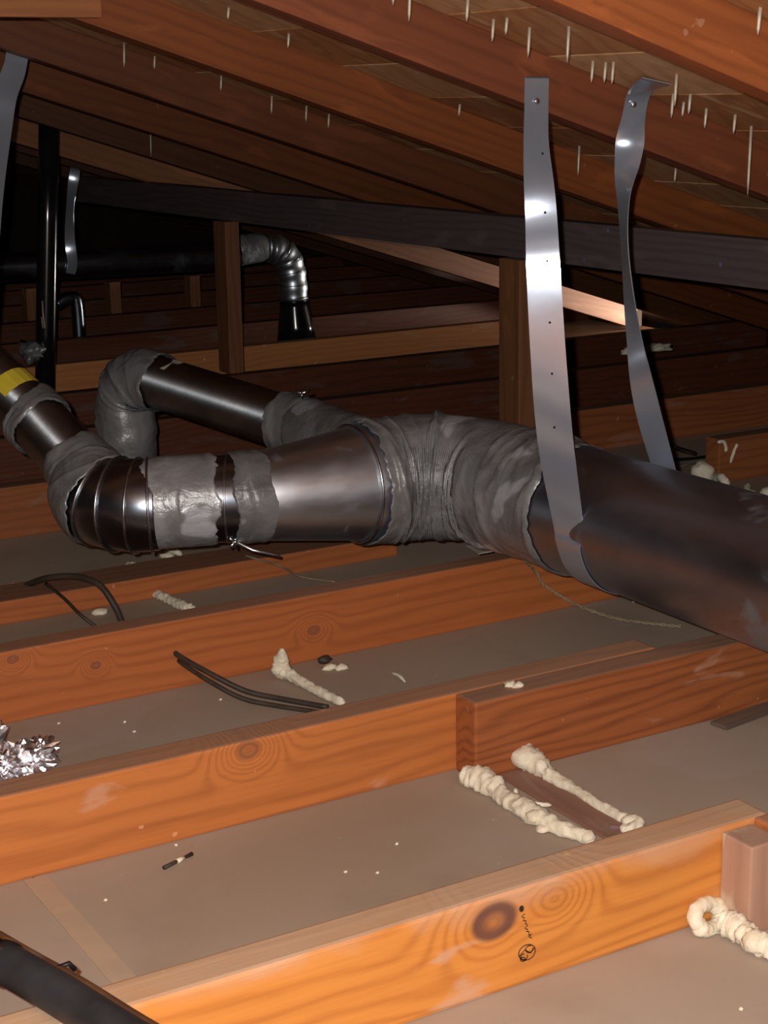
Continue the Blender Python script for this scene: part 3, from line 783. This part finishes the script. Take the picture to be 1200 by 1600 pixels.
# ------------------------------------------------------------------ refrigerant line pair at the lower left
ls = empty('refrigerant_line', onZ(100, 1560, .09)); tag(ls, 'black foam-sleeved pipe with a bare copper tube beside it, crossing the near joists', 'pipe')
zl = .105
a = onZ(-120, 1427, zl); b = onZ(0, 1500, zl); c = onZ(90, 1552, zl); d = onZ(200, 1622, zl); e = onZ(420, 1750, zl)
tube('foam_sleeve', catmull([b.lerp(c, .02), c, d, e], 10), .0150, M['sleeve'], ls, 40)
tube('pipe', [a, b, b.lerp(c, .1)], .0132, M['black_pipe'], ls, 40)
tube('tape_band', [b.lerp(c, -.06), b.lerp(c, .14)], .0162, M['black_pipe'], ls, 40)
sd = (d-b).normalized().cross(Vector((0, 0, 1))).normalized()*-.0205+Vector((0, 0, -.003))
tube('copper_tube', catmull([p+sd for p in (a, b, c, d, e)], 10), .0058, M['copper'], ls, 20)
tie = b.lerp(c, .6)+sd+Vector((0, 0, .004))
tube('cable_tie', [tie, tie+Vector((.008, -.002, .002)), tie+Vector((.012, -.002, -.004))], .002, M['blackcable'], ls, 8)

# ------------------------------------------------------------------ cables and wires
def cable(path, r, mat, label, cat='cable', n=8, group=None, name='cable', seg=10):
    o = tube(name, catmull(path, n), r, mat, None, seg); return tag(o, label, cat, group)
cable([onZ(22, 935, .006), onZ(40, 916, .03), onZ(75, 903, .058), onZ(120, 901, .065), onZ(155, 914, .06), onZ(178, 945, .034), onZ(191, 973, .008)], .0045, M['cable'], 'thick dark cable arched over the drywall behind the reddish joist')
cable([onZ(72, 912, .045), onZ(100, 935, .042), onZ(125, 960, .03), onZ(152, 981, .012)], .0025, M['cable'], 'thin dark cable running down from the arched cable')
ch = onY(276, 1020, Y3)
cable([ch+Vector((0, .01, .0)), ch+Vector((0, -.012, -.002)), onZ(335, 1056, .03), onZ(385, 1080, .012), onZ(440, 1092, .006), onZ(512, 1105, .005)], .0034, M['cable'], 'upper dark cable coming out of a hole in the reddish joist')
cable([ch+Vector((.004, .01, -.010)), ch+Vector((.003, -.012, -.012)), onZ(330, 1066, .026), onZ(378, 1091, .01), onZ(428, 1102, .004), onZ(500, 1113, .004)], .003, M['cable'], 'lower dark cable coming out of a hole in the reddish joist')
wp = [onZ(790, 860, .095), onZ(818, 875, .093), onY(836, 893, Y3-.006), onY(852, 915, Y3-.012), onZ(900, 944, .02), onZ(955, 964, .006), onZ(1010, 973, .005), onZ(1065, 979, .004)]
wpp = catmull(wp, 14)
wv = []
for ph in (0, math.pi):
    fr = frames(wpp)
    wv.append([p+(n_*math.cos(i*.9+ph)+b_*math.sin(i*.9+ph))*.0014 for i, (p, (t_, n_, b_)) in enumerate(zip(wpp, fr))])
tw = empty('twisted_wire', wp[4]); tag(tw, 'tan twisted wire trailing from under the taped elbow over the reddish joist', 'wire')
tube('strand', wv[0], .0012, M['tanwire'], tw, 6); tube('strand', wv[1], .0012, M['tanwire'], tw, 6)
cable([onZ(383, 868, .04), onZ(410, 876, .037), onZ(440, 885, .036), onZ(470, 901, .006), onZ(524, 909, .004)], .0016, M['tanwire'], 'thin tan wire on the flat board below the bright duct section', 'wire', 8, None, 'wire', 6)
cable([onZ(1040, 690, .10), onZ(1058, 700, .092), onZ(1085, 708, .06)], .004, M['blackcable'], 'short thick black cable behind the large duct')
cable([onZ(1040, 719, .02), onZ(1075, 717, .012), onZ(1106, 713, .008)], .003, M['blackcable'], 'thin black cable lying towards the foam-strung joist end')
cable([onZ(1048, 732, .01), onZ(1068, 728, .012), onZ(1085, 721, .012), onZ(1106, 720, .008)], .0018, M['tanwire'], 'pale curved wire beside the black cables behind the large duct', 'wire', 8, None, 'wire', 6)

# ------------------------------------------------------------------ spray foam
def Z(*p): return [onZ(a, b, c) for a, b, c in p]
o = foam(Z((722, 1212, .008), (745, 1216, .010), (770, 1228, .009), (790, 1248, .006), (815, 1262, .007), (845, 1279, .007), (880, 1296, .006), (928, 1313, .004)), [.010, .014, .0135, .010, .0105, .012, .010, .0085, .007], 3, 12, 22, .0015, .26,
         [(onZ(752, 1213, .012), .012), (onZ(835, 1276, .01), .009), (onZ(918, 1307, .006), .008), (onZ(848, 1296, .003), .007)])
tag(o, 'thick cream foam bead with a stray spur, by the end of the dark lapped joist', 'foam', 'cream foam beads')
o2 = foam(Z((800, 1252, .010), (830, 1256, .012), (862, 1258, .010)), [.004, .003, .002], 8, 8, 10)
o3 = foam(Z((806, 1242, .008), (806, 1232, .012)), [.003, .0025], 9, 6, 10)
lab_ = o['label']; o = merge('foam_bead', [o, o2, o3]); tag(o, lab_, 'foam', 'cream foam beads')
o = foam(Z((798, 1174, .014), (815, 1180, .014), (836, 1192, .012), (862, 1214, .007), (900, 1236, .005), (935, 1258, .005), (972, 1278, .005), (996, 1288, .005), (972, 1300, .004)), [.006, .015, .013, .0075, .006, .0055, .006, .007, .0055], 13, 12, 22, .0015, .3,
         [(onZ(820, 1183, .016), .016), (onZ(984, 1284, .006), .009)])
tag(o, 'cream foam bead with a big round blob at one end, along the wood plate', 'foam', 'cream foam beads')
yc = onZ(1105, 1462, 0).y+.004
o = foam([onY(a_, b_, yc+c_) for a_, b_, c_ in ((1094, 1450, 0), (1086, 1434, .004), (1092, 1418, .008), (1108, 1412, .012), (1124, 1420, .010), (1127, 1438, .006), (1118, 1452, .002), (1102, 1456, 0), (1090, 1446, -.002))], [.0075, .0068, .0066, .0075, .0085, .0085, .0085, .0075], 17, 8, 18, .0012, .18)
oa = foam(Z((1124, 1436, .014), (1140, 1444, .012), (1162, 1458, .011), (1185, 1474, .010), (1215, 1486, .009), (1250, 1500, .008)), [.009, .012, .0105, .011, .0105, .008], 19, 12, 20, .0015, .35, [(onZ(1150, 1448, .014), .011), (onZ(1182, 1472, .012), .012)])
o = merge('foam_bead', [o, oa]); tag(o, 'curled cream foam bead with a hole, at the foot of the pale wood block', 'foam', 'cream foam beads')
o = foam([onZ(441, 1014, .045), onZ(440, 1028, .03), onZ(438, 1046, .014), onZ(452, 1053, .010), onZ(478, 1070, .006), onZ(505, 1084, .005), onZ(538, 1099, .005)], [.0025, .0085, .011, .008, .0062, .006, .006], 23, 12, 20, .0015, .3, [(onZ(440, 1038, .02), .010)])
tag(o, 'cream foam bead climbing a blob onto the reddish joist near the two dark cables', 'foam', 'cream foam beads')
o = foam(Z((242, 927, .006), (258, 934, .006), (275, 942, .006), (290, 949, .006), (304, 953, .005)), [.007, .0075, .007, .0075, .006], 27, 12, 18, .0015, .35)
tag(o, 'short knobbly cream foam bead between the flat board and the reddish joist', 'foam', 'cream foam beads')
o = foam(Z((198, 886, .008), (210, 888, .009), (228, 892, .006), (255, 899, .003)), [.008, .0105, .004, .002], 31, 10, 16); tag(o, 'cream foam blob with a thin tail behind the flat board', 'foam', 'cream foam beads')
o = foam(Z((252, 850, .03), (268, 858, .02), (285, 868, .008)), [.004, .006, .004], 33, 8, 14); tag(o, 'pale foam string hanging below the ringed elbow', 'foam', 'cream foam beads')
crumbs = [(262, 868, .008), (302, 876, .009), (313, 872, .006), (20, 920, .010), (40, 915, .008), (85, 918, .009), (105, 921, .007), (155, 957, .008), (515, 1043, .007), (533, 1044, .006), (797, 1070, .005), (810, 1071, .005)]
for k, (px, py, r) in enumerate(crumbs):
    p = onZ(px, py, r*.4)
    zm = .0005
    if k in (10, 11): p = onZ(px, py, JH+r*.4); zm = JH+.0005
    o = lump('foam_crumb', p, r*1.5, r, r*.8, M['foam'], None, k+2, .5, 1.5, 2, zm)
    tag(o, 'small cream foam crumb '+('below the ringed elbow' if k < 3 else 'beside the arched dark cable' if k < 8 else 'beside the small dark lump' if k < 10 else 'on top of the dark lapped joist'), 'foam', 'foam crumbs')
for k, (px, py) in enumerate(((92, 1130), (195, 1128), (210, 1143), (345, 1093), (275, 1320), (620, 1318), (540, 1362), (590, 1363), (1158, 1576), (165, 1406), (315, 1506), (990, 940), (560, 1105))):
    p = onZ(px, py, .001); zm = .0003
    o = lump('foam_crumb', p, .0025, .002, .0015, M['foam'], None, k+20, .4, 1.5, 1, zm); tag(o, 'tiny pale speck of debris on the bare drywall', 'debris', 'pale specks on the drywall')
o = foam(Z((612, 1051, .004), (625, 1057, .006), (633, 1066, .003)), [.0018, .002, .0018], 41, 6, 10); tag(o, 'tiny curled foam string on the drywall beside the dark joist top', 'foam', 'cream foam beads')
o = lump('dark_pebble', onZ(507, 1031, .005), .010, .007, .006, M['plaster'], None, 6, .4, 1.5, 2, .0005); o.data.materials[0] = M['cable']; tag(o, 'small dark lump beside the foam crumbs under the reddish joist', 'debris')
# foam strings on the short-ended joist behind the duct
fy = jr.location.y-.004
for pts_, r_, lb_ in (([(1121, 691), (1130, 690), (1134, 698), (1134, 706)], .0032, 'hooked white foam string on the face of the short-ended joist'), ([(1152, 693), (1147, 705), (1141, 724)], .003, 'slanting white foam string on the face of the short-ended joist')):
    o = foam([onY(a_, b_, fy) for a_, b_ in pts_], [r_]*4, 45+r_, 8, 12, None, .25); tag(o, lb_, 'foam', 'cream foam beads')
o = lump('foam_lump', onZ(1097, 740, .02), .022, .022, .022, M['foam'], None, 7, .3, 1.5, 3, .0005); tag(o, 'round white foam lump at the cut end of the short-ended joist', 'foam', 'cream foam beads')
o = foam(Z((1117, 748, .02), (1128, 746, .03), (1134, 756, .02), (1134, 764, .01)), [.007, .008, .006], 47, 8, 14); tag(o, 'hooked white foam bead below the short-ended joist, peeking over the duct', 'foam', 'cream foam beads')
o = foam(Z((1168, 757, .02), (1168, 768, .015), (1183, 774, .012)), [.006, .006, .006], 49, 8, 14); tag(o, 'angled white foam bead peeking over the large duct', 'foam', 'cream foam beads')
o = lump('foam_lump', onZ(1199, 772, .015), .014, .014, .014, M['foam'], None, 9, .3, 1.5, 3, .0005); tag(o, 'white foam lump farthest along the bay behind the large duct', 'foam', 'cream foam beads')
# crumbled plaster clumps on the far joist
Yp = Y5+.4045*2
for k, (px, py, r_) in enumerate(((985, 550, .022), (1030, 545, .028), (1000, 552, .018))):
    p = onZ(px, py, JH+.004)
    o = lump('plaster_clump', p, r_*1.3, r_*.7, r_*.5, M['foam'], None, 50+k, .5, 1.6, 3, JH+.0005); tag(o, 'whitish clump resting on a far joist behind the twisted strap', 'debris', 'whitish clumps on far joist')

# ------------------------------------------------------------------ foil, scraps
def foil_sheet(name, c, sx, sy, h, seed, parent=None):
    n = 26; V = []; F = []
    for i in range(n+1):
        for j in range(n+1):
            u_, v_ = i/n*2-1, j/n*2-1
            q = Vector((u_*3+seed, v_*3, seed))
            cell = noise.cell(Vector((u_*5+seed, v_*5, 0)))
            z_ = h*(max(0, 1-(u_*u_+v_*v_)*.55))*(.7+.8*abs(noise.noise(q))) + .010*noise.noise(q*3.1) + .006*(cell-.5)
            V.append(Vector(c)+Vector((u_*sx*(1+.25*noise.noise(q*1.3)), v_*sy*(1+.25*noise.noise(q*1.1+Vector((4, 0, 0)))), max(.001, z_))))
    for i in range(n):
        for j in range(n):
            a_ = i*(n+1)+j; F.append((a_, a_+1, a_+n+1)); F.append((a_+1, a_+n+2, a_+n+1))
    return mesh_obj(name, V, F, M['foil'], parent)
fo = empty('crumpled_foil', onZ(30, 1200, 0)); tag(fo, 'crumpled shiny aluminium foil lying behind the wavy-grained joist', 'foil')
for px, py, a_, b_, c_, sd_ in ((40, 1186, .030, .024, .020, 3.3), (62, 1178, .018, .02, .016, 5.2), (-14, 1165, .016, .016, .036, 8.1), (2, 1195, .022, .02, .014, 9.4)):
    lump('foil_ball', onZ(px, py, .016), a_, b_, c_, M['foil'], fo, sd_, .6, 3.4, 4, .001, True)
m = wood('scrap_wood', 95, (.13, .09, .07), (.08, .055, .045), [], .3, (.2, .15, .12), .2)
a = onZ(1135, 1140, .002)
o = timber('wood_scrap', (a.x, a.y, .0006), .16, .024, .005, m, (0, 0, math.radians(8)), None, .001, 96); tag(o, 'dark thin wood shim lying on the drywall near the dark lapped joist', 'wood scrap')
a = onZ(256, 1356, .003); b = onZ(300, 1334, .003); c = a.lerp(b, .45); d = a.lerp(b, .7)
tg = empty('twig', a); tag(tg, 'tiny dark stick with a pale middle on the bare drywall', 'debris')
tube('stick', [a, c, d, b], [.0022, .0019, .0015, .0022], M['cable'], tg, 8)
tube('pale_middle', [c, d], [.0024, .0022], M['foam'], tg, 8)
V = [onZ(732, 853, JH+.004), onZ(775, 849, JH+.006), onZ(792, 858, JH+.004), onZ(752, 864, JH+.003)]
V = [onZ(728, 853, .0905), onZ(776, 849, .0915), onZ(794, 858, .0905), onZ(748, 866, .0905)]
V2 = [v+Vector((0, 0, .0012)) for v in V]
o = mesh_obj('paper_scrap', V+V2, [(3, 2, 1, 0), (4, 5, 6, 7), (0, 1, 5, 4), (1, 2, 6, 5), (2, 3, 7, 6), (3, 0, 4, 7)], M['paper']); tag(o, 'pale paper scrap under the taped elbow on the reddish joist', 'paper')
